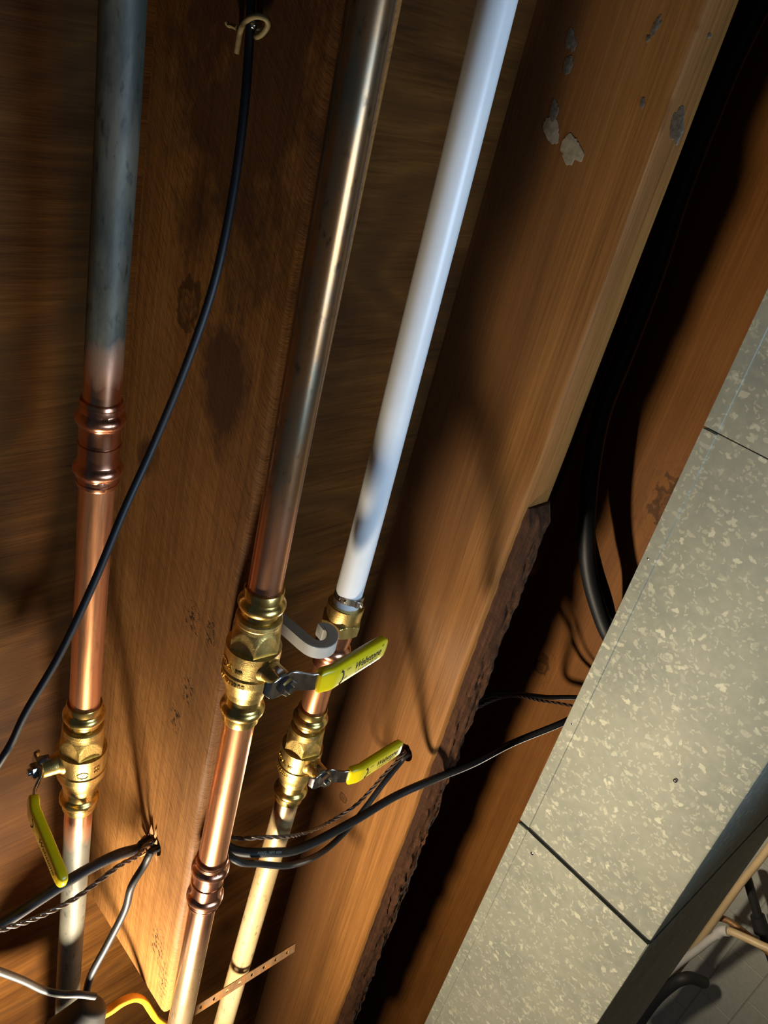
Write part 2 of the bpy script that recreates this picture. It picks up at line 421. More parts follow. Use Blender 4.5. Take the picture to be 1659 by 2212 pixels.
def galvanised():
    mt, nt, b = newmat('galvanised_sheet'); q = N(nt)
    def flecks(scale, thr, rim):
        w = q.noise(q.coord((90, 90, 90)), 1, 2)
        gm = q.n('ShaderNodeNewGeometry').outputs['Position']
        off = q.n('ShaderNodeVectorMath', operation='MULTIPLY_ADD')
        cm = q.n('ShaderNodeCombineXYZ'); q.l(w, cm.inputs[1]); q.l(q.noise(q.coord((80, 80, 80), loc=(4, 4, 4)), 1, 2), cm.inputs[2])
        q.l(cm.outputs[0], off.inputs[0]); off.inputs[1].default_value = (0, 0.020, 0.026); q.l(gm, off.inputs[2])
        v = q.n('ShaderNodeTexVoronoi'); v.voronoi_dimensions = '2D'
        sv = q.n('ShaderNodeSeparateXYZ'); q.l(off.outputs[0], sv.inputs[0]); cv2 = q.n('ShaderNodeCombineXYZ')
        q.l(sv.outputs['Y'], cv2.inputs[0]); q.l(q.math('ADD', sv.outputs['Z'], sv.outputs['X']), cv2.inputs[1])
        q.l(cv2.outputs[0], v.inputs['Vector']); v.inputs['Scale'].default_value = scale
        sp = q.n('ShaderNodeSeparateColor'); q.l(v.outputs['Color'], sp.inputs[0])
        on = q.ramp(sp.outputs[0], [(thr, 0.0), (thr + 0.02, 1.0)])
        inside = q.ramp(v.outputs['Distance'], [(rim, 1.0), (rim + 0.12, 0.0)])
        return q.math('MULTIPLY', on, inside), sp.outputs[1]
    f1, r1 = flecks(72, 0.70, 0.22); f2, r2 = flecks(140, 0.64, 0.26)
    cloud = q.noise(q.coord((7, 7, 7)), 1, 4, 0.6)
    mott = q.noise(q.coord((60, 60, 60)), 1, 5, 0.65)
    base = q.mix((0.26, 0.275, 0.225), (0.34, 0.345, 0.27), q.ramp(cloud, [(0.35, 0.0), (0.65, 1.0)]))
    base = q.mix(base, (0.40, 0.40, 0.32), q.math('MULTIPLY', q.ramp(mott, [(0.45, 0.0), (0.75, 1.0)]), 0.6))
    col = q.mix(base, (0.60, 0.58, 0.44), q.math('MULTIPLY', f2, 0.42))
    col = q.mix(col, (0.68, 0.66, 0.50), q.math('MULTIPLY', f1, q.math('MULTIPLY', r1, 0.75)))
    q.l(col, b.inputs['Base Color']); b.inputs['Metallic'].default_value = 0.22
    b.inputs['Roughness'].default_value = 0.62
    return mt
M['galv'] = galvanised()

# ------------------------------------------------------------------ the setting
ZT = 0.64                                   # underside of the subfloor above the camera
X1, X2, X3 = 0.364, 0.792, 1.22             # west faces of the joists
ceil = mesh_obj('ceiling', box(W(-1.3, -1.5, ZT), W(3.9, 3.8, ZT + 0.02)), M['plywood'], smooth=False)
tag(ceil, 'brown plywood subfloor seen between the joists', 'ceiling', kind='structure')
fl = mesh_obj('floor', box((-2.5, -2.5, -0.05), (3.9, 5.5, 0.0)), M['concrete'], smooth=False)
tag(fl, 'grey concrete basement floor', 'floor', kind='structure')

# block wall far to the east: mortar backing and single blocks
WXX = 3.80
wall = mesh_obj('wall_east', box((WXX + 0.004, -0.5, 0.0), (WXX + 0.20, 5.5, H + 0.64)), M['mortar'], smooth=False)
tag(wall, 'painted concrete block wall beyond the duct', 'wall', kind='structure')
bw, bh, jt = 0.398, 0.195, 0.006
base = onX(1550, 2087, WXX)
bv, bf = box((-0.012, 0, 0), (0.02, bw - jt, bh - jt))
bme = bpy.data.meshes.new('block'); bme.from_pydata([tuple(v) for v in bv], [], bf); bme.materials.append(M['blockpaint'])
bmb = bmesh.new(); bmb.from_mesh(bme); bmesh.ops.bevel(bmb, geom=bmb.edges[:], offset=0.003, segments=1, affect='EDGES'); bmb.to_mesh(bme); bmb.free()
for row in range(-5, 3):
    for c in range(-3, 5):
        o = bpy.data.objects.new('block', bme); COL.objects.link(o); o.parent = wall
        y = base.y + 0.04 + c * bw + (bw / 2 if row % 2 else 0); z = base.z + row * bh
        o.location = Vector((WXX + 0.012, y, z)) - WL[wall.name]

# ------------------------------------------------------------------ joists
def joist(name, x0, w, zb, y0, y1, mat, seed, holes=(), step=0.03):
    sec = [(0, ZT), (0, zb + 0.006), (0.0015, zb + 0.002), (0.005, zb), (w - 0.005, zb), (w - 0.0015, zb + 0.002), (w, zb + 0.006), (w, ZT)]
    n = int((y1 - y0) / step); V = []; Fs = []; k = len(sec)
    for i in range(n + 1):
        y = y0 + (y1 - y0) * i / n
        for j, (dx, z) in enumerate(sec):
            j1 = noise.noise(Vector((y * 3, seed, j * 0.2))) * 0.0016 if 1 <= j <= 6 else 0.0
            j2 = noise.noise(Vector((y * 9, seed + 5, j))) * 0.0011 if 1 <= j <= 6 else 0.0
            V.append(W(x0 + dx + j2, y, z + j1 + j2))
    for i in range(n):
        for j in range(k):
            Fs.append((i * k + j, i * k + (j + 1) % k, (i + 1) * k + (j + 1) % k, (i + 1) * k + j))
    Fs.append(tuple(range(k))); Fs.append(tuple(n * k + j for j in range(k)))
    o = mesh_obj(name, (V, Fs), mat, origin=W(x0 + w / 2, (y0 + y1) / 2, zb))
    for (hy, hz, hr) in holes:
        c = mesh_obj('cutter', lathe([(-0.05, hr), (w + 0.05, hr)], W(x0, hy, hz), (1, 0, 0), seg=20), mat)
        bo = o.modifiers.new('hole', 'BOOLEAN'); bo.object = c; bo.operation = 'DIFFERENCE'; bo.solver = 'EXACT'
        dg = bpy.context.evaluated_depsgraph_get(); dg.update()
        me = bpy.data.meshes.new_from_object(o.evaluated_get(dg)); o.modifiers.clear(); o.data = me
        bpy.data.objects.remove(c, do_unlink=True)
        me.polygons.foreach_set('use_smooth', [True] * len(me.polygons)); me.set_sharp_from_angle(angle=math.radians(38))
    return o
HOLE1 = (0.835, 0.503, 0.0150); HOLE2 = (0.925, 0.497, 0.0145)
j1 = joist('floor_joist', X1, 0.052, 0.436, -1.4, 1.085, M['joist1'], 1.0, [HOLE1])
tag(j1, 'rough dark joist with a sawn end and a drilled cable hole, nearest the left pipe', 'joist', 'floor joists')
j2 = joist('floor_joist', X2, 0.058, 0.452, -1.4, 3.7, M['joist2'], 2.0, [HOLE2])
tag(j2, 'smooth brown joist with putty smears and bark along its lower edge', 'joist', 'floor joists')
j3 = joist('floor_joist', X3, 0.052, 0.440, -1.4, 3.7, M['joist3'], 3.0)
tag(j3, 'orange brown knotty joist half hidden behind the galvanised duct', 'joist', 'floor joists')

# bark left on the lower edge of the second joist
def bark():
    V = []; Fs = []; y0, y1, n, k = 0.46, 1.75, 260, 15
    for i in range(n + 1):
        y = y0 + (y1 - y0) * i / n
        grow = min(1.0, (y - y0) / 0.03 + 0.35)
        for j in range(k):
            u = j / (k - 1)
            x = X2 + 0.010 + u * 0.050
            e = noise.noise(Vector((y * 14, u * 9, 1))) * 0.0060 + noise.noise(Vector((y * 60, u * 30, 4))) * 0.0040
            z = 0.4525 - math.sin(math.pi * u) ** 0.5 * (0.0175 * grow) + e * grow * (1 if 0 < j < k - 1 else 0)
            x += noise.noise(Vector((y * 40, u * 7, 9))) * 0.003
            V.append(W(x, y, z))
    for i in range(n):
        for j in range(k - 1):
            Fs.append((i * k + j, i * k + j + 1, (i + 1) * k + j + 1, (i + 1) * k + j))
        Fs.append((i * k, (i + 1) * k, (i + 1) * k + k - 1, i * k + k - 1))
    Fs.append(tuple(range(k))); Fs.append(tuple(n * k + j for j in range(k)))
    return V, Fs
tag(mesh_obj('bark_edge', bark(), M['bark'], j2, auto=60), 'rough strip of dark bark')

# putty and glue marks on the second joist: thin raised lumps
def smear(cx, cy, rx, ry, rot, seed, h=0.0007, plane=X2, n=64):
    V = []; Fs = []
    c, s = math.cos(rot), math.sin(rot)
    def P(a, f, hh):
        k = 1 + 0.5 * noise.noise(Vector((math.cos(a) * 1.1, math.sin(a) * 1.1, seed))) + 0.16 * noise.noise(Vector((math.cos(a) * 3.2, math.sin(a) * 3.2, seed + 3)))
        u, v = rx * f * k * math.cos(a), ry * f * k * math.sin(a)
        p = onX(cx + u * c - v * s, cy + u * s + v * c, plane); p.x = plane - hh; return p
    for f, hh in ((1.0, -0.0014), (0.96, h * 0.6), (0.6, h), (0.25, h * 1.1)):
        for k in range(n): V.append(P(2 * math.pi * k / n, f, hh))
    for i in range(3):
        for k in range(n): Fs.append((i * n + k, i * n + (k + 1) % n, (i + 1) * n + (k + 1) % n, (i + 1) * n + k))
    Fs.append(tuple(3 * n + k for k in range(n))); Fs.append(tuple(range(n)))
    return V, Fs
for a, mt in (((1234, 322, 25, 33, 0.1, 2.0), 'putty'), ((1191, 282, 17, 30, -0.3, 5.0), 'putty'), ((1196, 245, 9, 30, 0.15, 8.0), 'glue'),
              ((1233, 88, 12, 26, -0.1, 11.0), 'glue'), ((1228, 140, 9, 22, 0.2, 14.0), 'glue'), ((1418, 55, 7, 24, 0.5, 17.0), 'glue'),
              ((1400, 84, 5, 8, 0.2, 18.0), 'glue'), ((1388, 222, 5, 12, 0.2, 19.0), 'glue'), ((1532, 76, 4, 6, 0.2, 21.0), 'glue')):
    mesh_obj('putty_smear', smear(*a), M[mt], j2)
mesh_obj('putty_smear', smear(1462, 270, 14, 38, 0.12, 23.0), M['glue'], j2)

# torn grain and splinters around the cable hole and on the face of the first joist
def chip(px, py, dx, dy, w, lift, seed, plane=X1):
    a = onX(px, py, plane + 0.001); b = onX(px + dx, py + dy, plane); b.x -= lift
    d = (b - a); sd = Vector((0, d.z, -d.y)).normalized() * w
    mid = a.lerp(b, 0.45)
    V = [a, mid + sd, b, mid - sd, mid - Vector((lift + 0.0006, 0, 0)), mid + Vector((0.002, 0, 0))]
    return V, [(0, 1, 4), (1, 2, 4), (2, 3, 4), (3, 0, 4), (1, 0, 5), (2, 1, 5), (3, 2, 5), (0, 3, 5)]
for i, a in enumerate(((331, 1812, 3, -34, 0.0022, 0.004), (337, 1816, 4, -28, 0.0016, 0.002), (322, 1806, -10, 3, 0.003, 0.005), (338, 1834, 2, 30, 0.0010, 0.001), (322, 1838, -9, 8, 0.0018, 0.006), (337, 1826, 5, -14, 0.002, 0.002))):
    mesh_obj('splinter', chip(*a, i), M['raw_wood'], j1, smooth=False)

# ------------------------------------------------------------------ pipes
PX1 = [(-260, 276), (0, 266), (300, 253), (700, 229), (1200, 201), (1500, 184), (1800, 167), (2150, 146), (2420, 131)]
PX2 = [(-260, 848), (0, 802), (290, 752), (700, 677), (1250, 576), (1600, 509), (2000, 429), (2200, 390), (2420, 347)]
PX3 = [(-260, 1138), (0, 1075), (400, 979), (790, 880), (1250, 766), (1490, 687), (1750, 615), (1950, 557), (2200, 486), (2420, 424)]
ZP = {1: 0.545, 2: 0.412, 3: 0.46}
PXS = {1: PX1, 2: PX2, 3: PX3}
def axis(p, py):
    L = PXS[p]; x = np.interp(py, [a for a, b in L], [b for a, b in L]); return onZ(x, py, ZP[p])
RP = 0.0143
def pipe(p, y0, y1, mat, label, r=RP, cat='pipe', name='copper_pipe', seg=40, n=14):
    P = [axis(p, y0 + (y1 - y0) * i / n) for i in range(n + 1)]
    # smooth the measured line a little so that no facets show
    for _ in range(3):
        P = [P[0]] + [(P[i - 1] + P[i] * 2 + P[i + 1]) / 4 for i in range(1, n)] + [P[-1]]
    o = mesh_obj(name, tube(P, r, seg), mat); return tag(o, label, cat, 'pipe sections')
pipe(1, -260, 880, M['pipe1_top'], 'dark grey tarnished pipe above the copper coupling at left')
pipe(1, 1030, 1535, M['copper'], 'bright copper pipe between coupling and brass valve at left')
pipe(1, 1725, 2420, M['pipe1_low'], 'dull grey pipe below the left brass valve')
pipe(2, -260, 1290, M['pipe2_top'], 'long brown tarnished pipe above the middle brass valve')
pipe(2, 1530, 1870, M['copper'], 'bright copper pipe below the middle brass valve')
pipe(2, 1930, 2420, M['pipe2_low'], 'shiny weathered copper pipe leaving the bottom below the lower coupling')
pipe(3, -260, 1318, M['pex'], 'long white plastic water tube running down to a brass adapter', cat='tube', name='plastic_tube')
pipe(3, 1418, 1545, M['copper'], 'short bright copper pipe behind the middle yellow lever')
pipe(3, 1705, 2420, M['pipe3_low'], 'dull tan pipe below the right brass valve')

def press_coupling(p, y0, y1, label):
    A = axis(p, y0); B = axis(p, y1); ax = (B - A); L = ax.length
    r = 0.0166; br = 0.0196
    prof = [(0.0, RP - 0.001), (0.0, r - 0.0006), (0.0012, r)] + [(0.008, r)] + bead(0.0155, 0.0058, r, br) + [(0.0225, r - 0.0002), (0.027, r - 0.0006), (L - 0.027, r - 0.0006), (L - 0.0225, r - 0.0002)] \
        + bead(L - 0.0155, 0.0058, r, br) + [(L - 0.008, r), (L - 0.0012, r), (L, r - 0.0006), (L, RP - 0.001)]
    def rf(s, rr, w):     # the press jaw leaves the rims slightly hexagonal
        k = math.cos(6 * w) * 0.0003 if (0.009 < s < 0.024 or L - 0.024 < s < L - 0.009) else 0
        return rr + k
    t = thing('press_coupling', A, label, 'coupling')
    mesh_obj('sleeve', lathe(prof, A, ax, seg=64, rfun=rf), M['copper_fitting'], t, auto=50)
    for s in (0.0042, L - 0.0042, L / 2):
        mesh_obj('crimp_ring', lathe([(s - 0.0008, r - 0.0005), (s - 0.0004, r + 0.0004), (s + 0.0004, r + 0.0004), (s + 0.0008, r - 0.0005)], A, ax, seg=48), M['copper_fitting'], t)
    return t
press_coupling(1, 862, 1045, 'copper press coupling joining the grey pipe to bright copper at left')
press_coupling(2, 1850, 1950, 'copper press coupling low on the middle pipe near the cables')

# ------------------------------------------------------------------ ball valves
def ball_valve(p, y0, y1, stem, lever, label, marks, hexph):
    A = axis(p, y0); B = axis(p, y1); ax = (B - A).normalized(); L = (B - A).length
    k = L / 0.150
    stem = Vector(stem); stem = (stem - ax * stem.dot(ax)).normalized()
    lever = Vector(lever); lever = (lever - stem * lever.dot(stem)).normalized()
    side = stem.cross(lever).normalized()
    t = thing('ball_valve', A, label, 'valve', 'brass ball valves')
    S = lambda s: s * k
    r = 0.0167
    # press ends
    def end(rev):
        q = [(0, RP - 0.0008), (0, r - 0.0005), (0.001, r), (0.009, r)] + bead(0.0155, 0.0062, r, 0.0202) + [(0.0225, r), (0.032, r - 0.0006)]
        return [((L - s) if rev else s, v) for s, v in q]
    mesh_obj('press_end', lathe(end(False), A, ax, seg=64), M['brass'], t, auto=50)
    mesh_obj('press_end', lathe(end(True), A, ax, seg=64), M['brass'], t, auto=50)
    # cast body with a hexagon cut into it
    prof = densify([(S(.028), .0150), (S(.0285), .0186), (S(.0295), .0196), (S(.0335), .0200), (S(.0345), .0196), (S(.038), .0200), (S(.050), .0232), (S(.0585), .0240),
            (S(.066), .0242), (S(.083), .0240), (S(.0838), .0232), (S(.0852), .0232), (S(.086), .0243), (S(.093), .0243), (S(.0965), .0236), (S(.0975), .0222), (S(.103), .0212), (S(.104), .0203),
            (S(.110), .0186), (S(.111), .0179), (S(.118), .0172), (S(.120), .0150)], 0.0009)
    def rf(s, rr, w):
        if S(.037) < s < S(.0600):
            a = (w + hexph) % (math.pi / 3) - math.pi / 6
            return min(rr, 0.0201 / math.cos(a))
        return rr
    body = mesh_obj('body', lathe(prof, A, ax, ref=stem, seg=120, rfun=rf), M['brass_cast'], t, auto=24)
    C = A + ax * S(.0735)
    # stem boss, gland, plate, nut
    mesh_obj('stem_boss', lathe([(0.012, .0135), (0.0215, .0125), (0.0245, .0104), (0.0262, .0099), (0.0395, .0096), (0.0405, .0088), (0.0405, .004)], C, stem, seg=40), M['brass_cast'], body)
    mesh_obj('gland', lathe([(0.0400, .0070), (0.0415, .0070), (0.0430, .0066), (0.0445, .0050)], C, stem, seg=6, ref=lever), M['brass'], body, smooth=False)
    hb = 0.0425
    path = [(-0.0165, -.0055), (-0.0160, -.003), (-0.0145, 0), (-0.012, 0.0005), (-0.004, 0.0005), (0.006, 0.0005), (0.0105, 0.002), (0.0155, 0.0065), (0.0205, 0.0105), (0.025, 0.0125), (0.034, 0.0138), (0.050, 0.0145)]
    P = [C + lever * u + stem * (hb + v) for u, v in path]
    wd = [.013, .014, .017, .020, .0225, .022, .0205, .0185, .0180, .0180, .0180, .0175]
    lv = mesh_obj('lever', sweep(P, side, wd, 0.0026, seg=24, power=9), M['chrome'], t, auto=40)
    # stop tabs folded towards the body
    for sg in (-1, 1):
        q = [C + side * (sg * 0.0105) + lever * (-0.004) + stem * (hb + 0.0005), C + side * (sg * 0.0118) + lever * (-0.004) + stem * (hb - 0.002), C + side * (sg * 0.0118) + lever * (-0.004) + stem * (hb - 0.0105)]
        mesh_obj('stop_tab', sweep(q, lever, [.008, .008, .006], 0.0022, seg=16, power=9), M['chrome'], lv, auto=40)
    mesh_obj('nut', lathe([(hb + .0012, .0070), (hb + .0015, .0086), (hb + .0065, .0086), (hb + .0076, .0076), (hb + .0076, .0035)], C, stem, ref=lever + side * 0.3, seg=6), M['chrome'], lv, smooth=False)
    mesh_obj('stem_tip', lathe([(hb, .0040), (hb + .0096, .0040), (hb + .0102, .0034)], C, stem, seg=20), M['chrome'], lv)
    # yellow vinyl grip
    gp = [(0.0262, .0127, .6), (0.0268, .0129, .92), (0.0285, .0133, 1.0), (0.033, .0142, 1.02), (0.0375, .0155, 1.03), (0.042, .0157, 1.03), (0.050, .0150, 1.02), (0.070, .0138, 1.0), (0.090, .0126, .98), (0.104, .0118, .95), (0.1095, .0115, .86), (0.1125, .0113, .66), (0.1140, .0112, .35)]
    P = [C + lever * u + stem * (hb + v) for u, v, _ in gp]
    g = mesh_obj('grip', sweep(P, side, [.0245 * w for *_, w in gp], [.0102 * min(1, w * 1.05) for *_, w in gp], seg=32, power=4.5), M['yellow'], lv, auto=60)
    # print on the outside of the grip
    A0 = C + lever * 0.046 + stem * (hb + .0152); A1 = C + lever * 0.110 + stem * (hb + .0115)
    e1 = (A1 - A0).normalized(); e2 = stem.cross(e1).normalized(); nn = e1.cross(e2)
    if nn.dot(stem) < 0: e2 = -e2
    def on_grip(v): return A0 + e1 * v.x + e2 * v.y + stem * 0.0053
    tx = []
    w1 = text_vf('Webstone', 0.0150, shear=0.30, fat=0.00022); xs = [v.x for v in w1[0]]; sc = 0.0355 / (max(xs) - min(xs))
    tx.append(mapped(w1, lambda v: on_grip(Vector((0.0195 + v.x * sc, -0.0022 + v.y * 0.78, 0)))))
    tx.append(mapped(text_vf('®', 0.0038), lambda v: on_grip(Vector((0.0562 + v.x, 0.0062 + v.y, 0)))))
    w2 = text_vf('a brand of NIBCO', 0.0052, shear=0.2); xs = [v.x for v in w2[0]]; sc2 = 0.0300 / (max(xs) - min(xs))
    tx.append(mapped(w2, lambda v: on_grip(Vector((0.0225 + v.x * sc2, -0.0072 + v.y, 0)))))
    tx.append(mapped(text_vf('ON', 0.0036), lambda v: on_grip(Vector((0.0085 + v.x, 0.0030 + v.y, 0)))))
    tx.append(mapped(text_vf('OFF', 0.0036), lambda v: on_grip(Vector((0.0050 + v.x, -0.0062 + v.y, 0)))))
    # double-headed turning arrow
    ar = []; arc = [(0.0012 + 0.0042 * math.cos(a), -0.0012 + 0.0066 * math.sin(a)) for a in np.linspace(-1.05, 1.05, 15)]
    V = []; Fs = []
    for i, (x, y) in enumerate(arc):
        wv = 0.0009; V += [Vector((x - wv, y, 0)), Vector((x + wv, y, 0))]
        if i: Fs.append((2 * i - 2, 2 * i - 1, 2 * i + 1, 2 * i))
    tx.append(mapped((V, Fs), on_grip))
    for (x, y), sg in ((arc[0], -1), (arc[-1], 1)):
        tx.append(mapped(([Vector((x - 0.0024, y, 0)), Vector((x + 0.0024, y - sg * 0.0006, 0)), Vector((x - 0.0018, y + sg * 0.0036, 0))], [(0, 1, 2)]), on_grip))
    # lettering and roundel cast on the body
    def on_body(v, s0, w0, R0, lift=0.0007):
        s = S(s0) - v.y; w = w0 - v.x / R0
        b_ = ax.cross(stem)
        return A + ax * s + (stem * math.cos(w) + b_ * math.sin(w)) * (R0 + lift)
    def raised(vf, s0, w0, R0):
        V1, F1 = mapped(vf, lambda v: on_body(v, s0, w0, R0, 0.0006)); V0, _ = mapped(vf, lambda v: on_body(v, s0, w0, R0, -0.0004))
        n = len(V1); edges = {}
        for f in F1:
            for a, b in zip(f, f[1:] + f[:1]): edges[(a, b)] = edges.get((a, b), 0) + 1
        side_f = [(a, b, b + n, a + n) for (a, b) in edges if (b, a) not in edges]
        return V1 + V0, list(F1) + side_f
    cast = []
    for body_txt, size, s0, w0 in marks:
        cast.append(raised(text_vf(body_txt, size, fat=0.0001), s0, w0, 0.0241))
    V = []; Fs = []
    wl = marks[0][3]
    for i in range(33):       # roundel ring
        a = 2 * math.pi * i / 32
        V += [Vector((0.0056 * math.cos(a) + 0.0012, 0.0045 * math.sin(a) + 0.0012, 0)), Vector((0.0048 * math.cos(a) + 0.0012, 0.0037 * math.sin(a) + 0.0012, 0))]
        if i: Fs.append((2 * i - 2, 2 * i - 1, 2 * i + 1, 2 * i))
    cast.append(raised((V, Fs), marks[0][2], wl, 0.0241))
    mesh_obj('cast_lettering', join(*cast), M['brass'], body, smooth=False)
    mesh_obj('printed_lettering', join(*tx), M['ink'], g if False else lv, smooth=False)
    return t
ball_valve(1, 1516, 1741, (-1, 0, .10), (0, .30, -.95), 'brass ball valve with yellow lever hanging down beside the left pipe',
           [('S', 0.0062, 0.0785, -1.22), ('400', 0.0046, 0.0775, -1.72), ('600', 0.0046, 0.0725, -1.72)], 1.08)
ball_valve(2, 1268, 1550, (.07, 0, -1), (1, 0, .06), 'brass ball valve with yellow lever sticking out, on the middle pipe',
           [('S', 0.0062, 0.0765, 1.95), ('A', 0.0085, 0.0785, 1.62), ('DZR', 0.0036, 0.0775, 1.30), ('Webstone', 0.0068, 0.0925, 2.05)], -0.73)
ball_valve(3, 1527, 1722, (0, 0, -1), (1, 0, -.02), 'brass ball valve with yellow lever sticking out, on the right pipe below the white tube',
           [('S', 0.0062, 0.0765, 1.95), ('A', 0.0085, 0.0785, 1.62), ('DZR', 0.0036, 0.0775, 1.30), ('Webstone', 0.0068, 0.0925, 2.05)], -0.73)

# ------------------------------------------------------------------ adapter, clamp ring and press fitting under the white tube
A = axis(3, 1303); B = axis(3, 1440); ax = (B - A).normalized()
Ys = lambda py: (axis(3, py) - A).dot(ax)
t = thing('pex_adapter', A, 'brass adapter with hexagon shoulder at the end of the white tube', 'fitting')
s1, s2 = Ys(1303), Ys(1334)
mesh_obj('collar', lathe([(s1, RP), (s1, .0188), (s1 + .001, .0196), (s2 - .002, .0196), (s2, .019), (s2, .012)], A, ax, seg=56), M['brass_cast'], t)
def hexr(s, rr, w):
    a = w % (math.pi / 3) - math.pi / 6; return min(rr, 0.0200 / math.cos(a))
s3, s4 = Ys(1330), Ys(1356)
mesh_obj('hexagon', lathe(densify([(s3, .012), (s3, .0195), (s3 + .003, .0232), (s4 - .003, .0232), (s4, .0198), (s4, .012)], .0008), A, ax, seg=96, rfun=hexr), M['brass_cast'], t, auto=24)
s5, s6 = Ys(1350), Ys(1432)
cf = mesh_obj('press_socket', lathe([(s5, .012), (s5, .0178), (s5 + .012, .0174), (s6 - .032, .0170)] + bead(s6 - .022, .0075, .0168, .0206) + [(s6 - .010, .0166), (s6 - .001, .0166), (s6, .0160), (s6, .0135)], A, ax, seg=64), M['copper_fitting'], t, auto=50)
c0 = Ys(1284); rr = RP + 0.0004
tc = thing('clamp_ring', axis(3, 1284), 'stainless steel clamp ring pinched round the end of the white tube', 'clamp')
mesh_obj('band', lathe([(c0 - .0038, rr), (c0 - .0038, rr + .0011), (c0 + .0038, rr + .0011), (c0 + .0038, rr)], A, ax, seg=56, caps=False), M['steel'], tc)
toc = (-(axis(3, 1284) - UP)); toc = (toc - ax * toc.dot(ax)).normalized(); sd = ax.cross(toc).normalized()
if sd.dot(Vector((1, 0, 0))) < 0: sd = -sd
def ring_dir(deg): return (toc * math.cos(math.radians(deg)) + sd * math.sin(math.radians(deg))).normalized()
n1 = ring_dir(42); tg = ax.cross(n1)
C0 = A + ax * c0
Pth = [C0 + n1 * (rr + .0005) + tg * (u * 0.001) + n1 * (v * 0.001) for u, v in ((-4.5, .3), (-3.2, .9), (-2.2, 3.2), (0, 4.0), (2.2, 3.2), (3.2, .9), (4.5, .3))]
mesh_obj('ear', sweep(Pth, ax, [.0074] * 7, 0.0012, seg=16, power=8), M['steel'], tc)
for dg in (-34, -8):
    nd = ring_dir(dg)
    mesh_obj('rivet', lathe([(rr + .0009, .0016), (rr + .0016, .0014), (rr + .0019, .0006)], C0, nd, seg=14), M['chrome'], tc)
mesh_obj('tail', sweep([C0 + ring_dir(60) * (rr + .001), C0 + ring_dir(60) * (rr + .0022) + ax * 0.0005, C0 + ring_dir(66) * (rr + .0034) + ax * 0.006], ax.cross(ring_dir(60)), [.004, .004, .003], .0009, seg=12), M['steel'], tc)

# ------------------------------------------------------------------ grey hook
YH = 0.508
hk = [(330, 628), (520, 790), (690, 938), (790, 1008), (900, 1042), (1010, 1030), (1085, 965), (1098, 875), (1050, 800), (975, 772), (915, 785)]
HP = crom([onY(560 + a / 6.9125, 1240 + b / 6.9125, YH) for a, b in hk], 6)
HP = [HP[0] + (HP[0] - HP[6]) * 0.55] + HP
HP = [p + Vector((0, 0.007, 0)) for p in HP]
def hook_vf():
    V = []; Fs = []; n = len(HP); hw, hd = 0.0057, 0.0070
    for i, p in enumerate(HP):
        a = HP[max(i - 1, 0)]; b = HP[min(i + 1, n - 1)]; tt = (b - a).normalized(); nr = Vector((0, 1, 0)).cross(tt).normalized()
        w = hw * (0.8 if i in (0, n - 1) else 1)
        for u, v in ((-w, -hd + .0006), (-w + .0006, -hd), (w - .0006, -hd), (w, -hd + .0006), (w, hd - .0006), (w - .0006, hd), (-w + .0006, hd), (-w, hd - .0006)):
            V.append(p + nr * u + Vector((0, v, 0)))
    for i in range(n - 1):
        for k in range(8): Fs.append((i * 8 + k, i * 8 + (k + 1) % 8, (i + 1) * 8 + (k + 1) % 8, (i + 1) * 8 + k))
    Fs.append(tuple(range(8))); Fs.append(tuple((n - 1) * 8 + k for k in range(8)))
    return V, Fs
tag(mesh_obj('pipe_hook', hook_vf(), M['hook'], auto=28), 'grey plastic hook curling out between the middle pipe and the white tube', 'hook')

# ------------------------------------------------------------------ cables
def cable(name, pts, r, mat, label, cat='cable', group='black cables', seg=12, n=8):
    P = crom([p if isinstance(p, Vector) else pt(*p) for p in pts], n)
    return tag(mesh_obj(name, tube(P, r, seg), mat), label, cat, group), P
h1w = W(X1 - 0.004, HOLE1[0], HOLE1[1]); h1e = W(X1 + 0.056, HOLE1[0] + 0.001, HOLE1[1] - 0.001)
h2w = W(X2 - 0.004, HOLE2[0], HOLE2[1]); h2e = W(X2 + 0.064, HOLE2[0], HOLE2[1])
# long cable stapled to the first joist
cable('electric_cable', [pt(552, -160, 'x', X1 - .005), pt(543, -20, 'x', X1 - .005), pt(541, 45, 'x', X1 - .006), (536, 130, 'x', X1 - .007), (526, 250, 'x', X1 - .011), (503, 420, 'x', X1 - .018), (463, 610, 'x', X1 - .030), (402, 790, 'x', X1 - .045),
      (331, 962, 'z', .484), (268, 1102, 'z', .478), (203, 1258, 'z', .472), (130, 1412, 'z', .470), (58, 1535, 'z', .470), (26, 1602, 'z', .470), (-6, 1655, 'z', .470), (-130, 1850, 'z', .48)], 0.0031, M['black'],
      'long thin black cable stapled at the top and crossing the left pipe diagonally')
